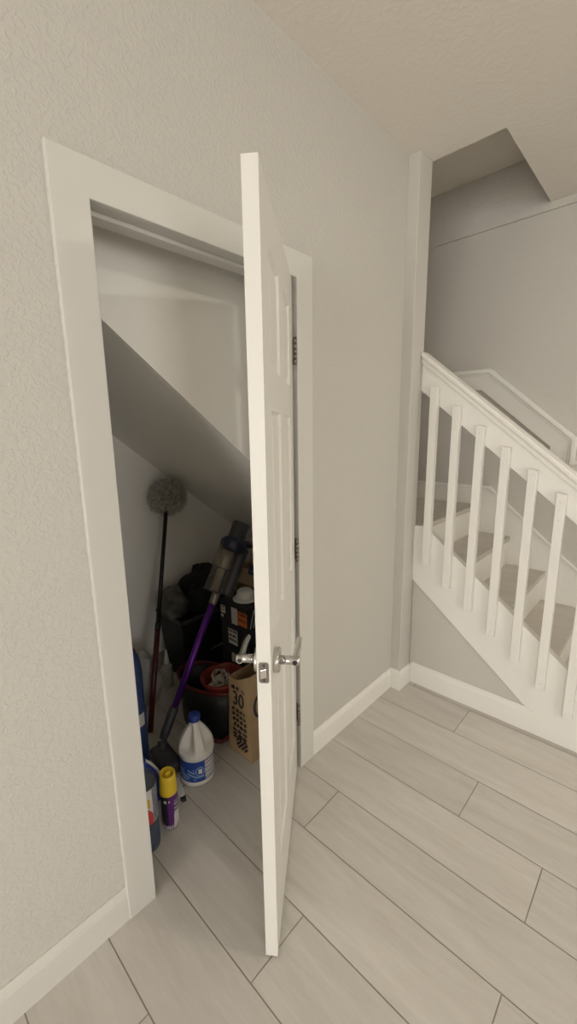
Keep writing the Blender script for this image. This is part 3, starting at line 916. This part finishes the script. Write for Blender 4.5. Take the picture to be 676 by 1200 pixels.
# --- clear cleaner bottle mostly behind the casing
bc = Vector((-.165, -.652, 0))
cb = thing('cleaner_bottle', 'clear cleaner bottle with red and yellow label half hidden behind the left casing', 'bottle', bc)
m = MB(); m.lathe([(.036, .003), (.0445, .008), (.0455, .02), (.0455, .275), (.040, .295), (.022, .318), (.015, .325), (.015, .340)], bc, n=40); m.build('bottle_body', CLEARB, cb)
m = MB(); m.lathe([(.034, .005), (.0425, .010), (.0435, .02), (.0435, .082), (.001, .0825)], bc, n=40, caps=(True, False)); m.build('blue_liquid', LIQ, cb)
cam_b = math.atan2(-1.208+.652, 1.1+.165)
def bl(t, k):
    d = (t - cam_b + PI) % (2*PI) - PI; z = (k+.5)/40
    if d > .62:
        return 3 if (z*22 + d*4) % 1 < .6 else 4
    ex = (d-.1)/.62; ez = (z-.0)/.46
    e = ex*ex + ez*ez
    if e < 1: return 0
    if e < 1.25: return 2
    if z < .75 and d < .42: return 1
    return 2
m = MB(); m.lathe([(.0459, .128 + .140*k/40) for k in range(41)], bc, n=120, mi=bl, caps=(False, False))
m.build('printed_label', [REDL, YELLOWD, PAPER, DKBLUE, GREYL], cb, recalc=False)
m = MB(); m.lathe([(.018, .335), (.0185, .337), (.0185, .362), (.016, .365)], bc, n=28); m.build('screw_cap', BLUEP, cb)

# --- blue dustpan on edge behind the bottle
dp = thing('dustpan', 'blue dustpan with a white lip standing behind the clear bottle', 'dustpan', (-.30, -.60, 0))
m = MB()
arc = []
for k in range(15):
    a = math.radians(4 + 82*k/14)
    arc.append((-.76 + .26*math.cos(a), .02 + .30*math.sin(a)))
poly = [(-.76, .02)] + arc + [(-.76, .32)]
m.prism([(y, z) for y, z in poly], 0, -.330, -.305, bevel=.003)
m.build('pan', BLUEL, dp)
m = MB()
m.tube([(-.300, y, z) for y, z in arc], .0058, 8); m.build('lip', WHITEP, dp)
m = MB(); m.box(-.326, -.304, -.80, -.50, .0015, .022, bevel=.003); m.build('pan_foot', BLUEL, dp)

# --- white brush with black tip on the floor behind the can
sb = thing('hand_brush', 'white plastic handle with black tip lying on the floor behind the spray can', 'brush', (-.268, -.450, 0))
m = MB()
M = Matrix.Translation((-.268, -.450, 0)) @ Matrix.Rotation(math.radians(-12), 4, 'Z')
m.prism([(-.070, -.020), (.030, -.013), (.036, 0), (.030, .013), (-.070, .020)], 2, .002, .020, bevel=.004)
m.bm.transform(M); m.build('handle', WHITEP, sb)
m = MB(); m.prism([(.030, -.012), (.048, -.008), (.050, .008), (.030, .012)], 2, .001, .018, bevel=.003)
m.bm.transform(M); m.build('tip', BLACKP, sb)

# --- tall blue cleaner at the far left
tb = thing('floor_cleaner', 'tall narrow dark blue floor cleaner upright beside the left door casing', 'cleaner', (-.45, -.545, 0))
m = MB(); m.lathe([(.050, .002), (.055, .008), (.055, .53), (.050, .59), (.036, .63), (.024, .642)], tb.location, n=36, sx=1.2, sy=1.0); m.build('body', DKBLUE, tb)
m = MB(); m.lathe([(.022, .640), (.024, .642), (.022, .675), (.014, .698), (.008, .706)], tb.location, n=24); m.build('nozzle_cap', BLACKP, tb)
m = MB(); m.lathe([(.0558, .30+.014*k) for k in range(8)], tb.location, n=72, sx=1.2, sy=1.0, caps=(False, False),
                  mi=lambda t, k: 1 if (math.sin(6*t) > .1 and 1 <= k <= 4) else 0)
m.build('printed_label', [DKBLUE, GREYL], tb, recalc=False)

# ------------------------------------------------------------------ lamp of the hall (ceiling, behind the camera)
LAMPM = mat('lamp_diffuser', (.9, .88, .82), .5, emit=((1.0, .94, .82), 100))
cl_ = thing('ceiling_lamp', 'round flush ceiling lamp of the hall', 'lamp', (2.9, .9, H))
m = MB(); m.lathe([(.19, 0), (.19, -.025), (.175, -.03)], (2.9, .9, H-.001), n=48); m.build('lamp_rim', SILV, cl_)
m = MB(); m.lathe([(.172, -.028), (.165, -.05), (.13, -.068), (.06, -.078), (.01, -.08)], (2.9, .9, H-.001), n=48); m.build('lamp_shade', LAMPM, cl_)

# daylight: sky through the tall window
wd = bpy.data.worlds.new('sky'); SC.world = wd; wd.use_nodes = True
bgn = wd.node_tree.nodes['Background']
bgn.inputs['Color'].default_value = (1.0, .97, .93, 1); bgn.inputs['Strength'].default_value = 8.6
pl = bpy.data.lights.new('window_portal', 'AREA'); pl.shape = 'RECTANGLE'; pl.size = WX1-WX0; pl.size_y = WZ1-WZ0
pl.cycles.is_portal = True
po = bpy.data.objects.new('window_portal', pl); COL.objects.link(po)
po.matrix_basis = Matrix.Translation(((WX0+WX1)/2, RY-.10, (WZ0+WZ1)/2)) @ Matrix.Rotation(PI/2, 4, 'X')
pl2 = bpy.data.lights.new('fill_portal', 'AREA'); pl2.shape = 'RECTANGLE'; pl2.size = VZ1-VZ0; pl2.size_y = VY1-VY0  # portal of the added side window
pl2.cycles.is_portal = True
po2 = bpy.data.objects.new('fill_portal', pl2); COL.objects.link(po2)
po2.matrix_basis = Matrix.Translation((RX+.10, (VY0+VY1)/2, (VZ0+VZ1)/2)) @ Matrix.Rotation(PI/2, 4, 'Y')

# ------------------------------------------------------------------ camera
F_ = Vector((-.6725, .7139, -.1942)).normalized()
cam = bpy.data.cameras.new('camera'); co = bpy.data.objects.new('camera', cam); COL.objects.link(co)
yaw, pitch, roll = CAMYPR = (0.8151, 0.1954, -0.0143)
F_ = Vector((-math.cos(yaw)*math.cos(pitch), math.sin(yaw)*math.cos(pitch), -math.sin(pitch)))
R0 = F_.cross(Vector((0, 0, 1))).normalized(); U0 = R0.cross(F_)
Rr = R0*math.cos(roll) + U0*math.sin(roll); Ur = -R0*math.sin(roll) + U0*math.cos(roll)
co.matrix_world = Matrix(((Rr.x, Ur.x, -F_.x, 1.0995), (Rr.y, Ur.y, -F_.y, -1.2079), (Rr.z, Ur.z, -F_.z, 1.5065), (0, 0, 0, 1)))
cam.sensor_fit = 'VERTICAL'; cam.sensor_height = 36; cam.lens = 485.03*36/1200; cam.clip_start = .02
SC.camera = co
SC.view_settings.view_transform = 'Standard'; SC.view_settings.look = 'None'
SC.view_settings.gamma = 1; SC.view_settings.use_curve_mapping = False
SC.view_settings.exposure = 0
SC.cycles.max_bounces = 10; SC.cycles.diffuse_bounces = 8
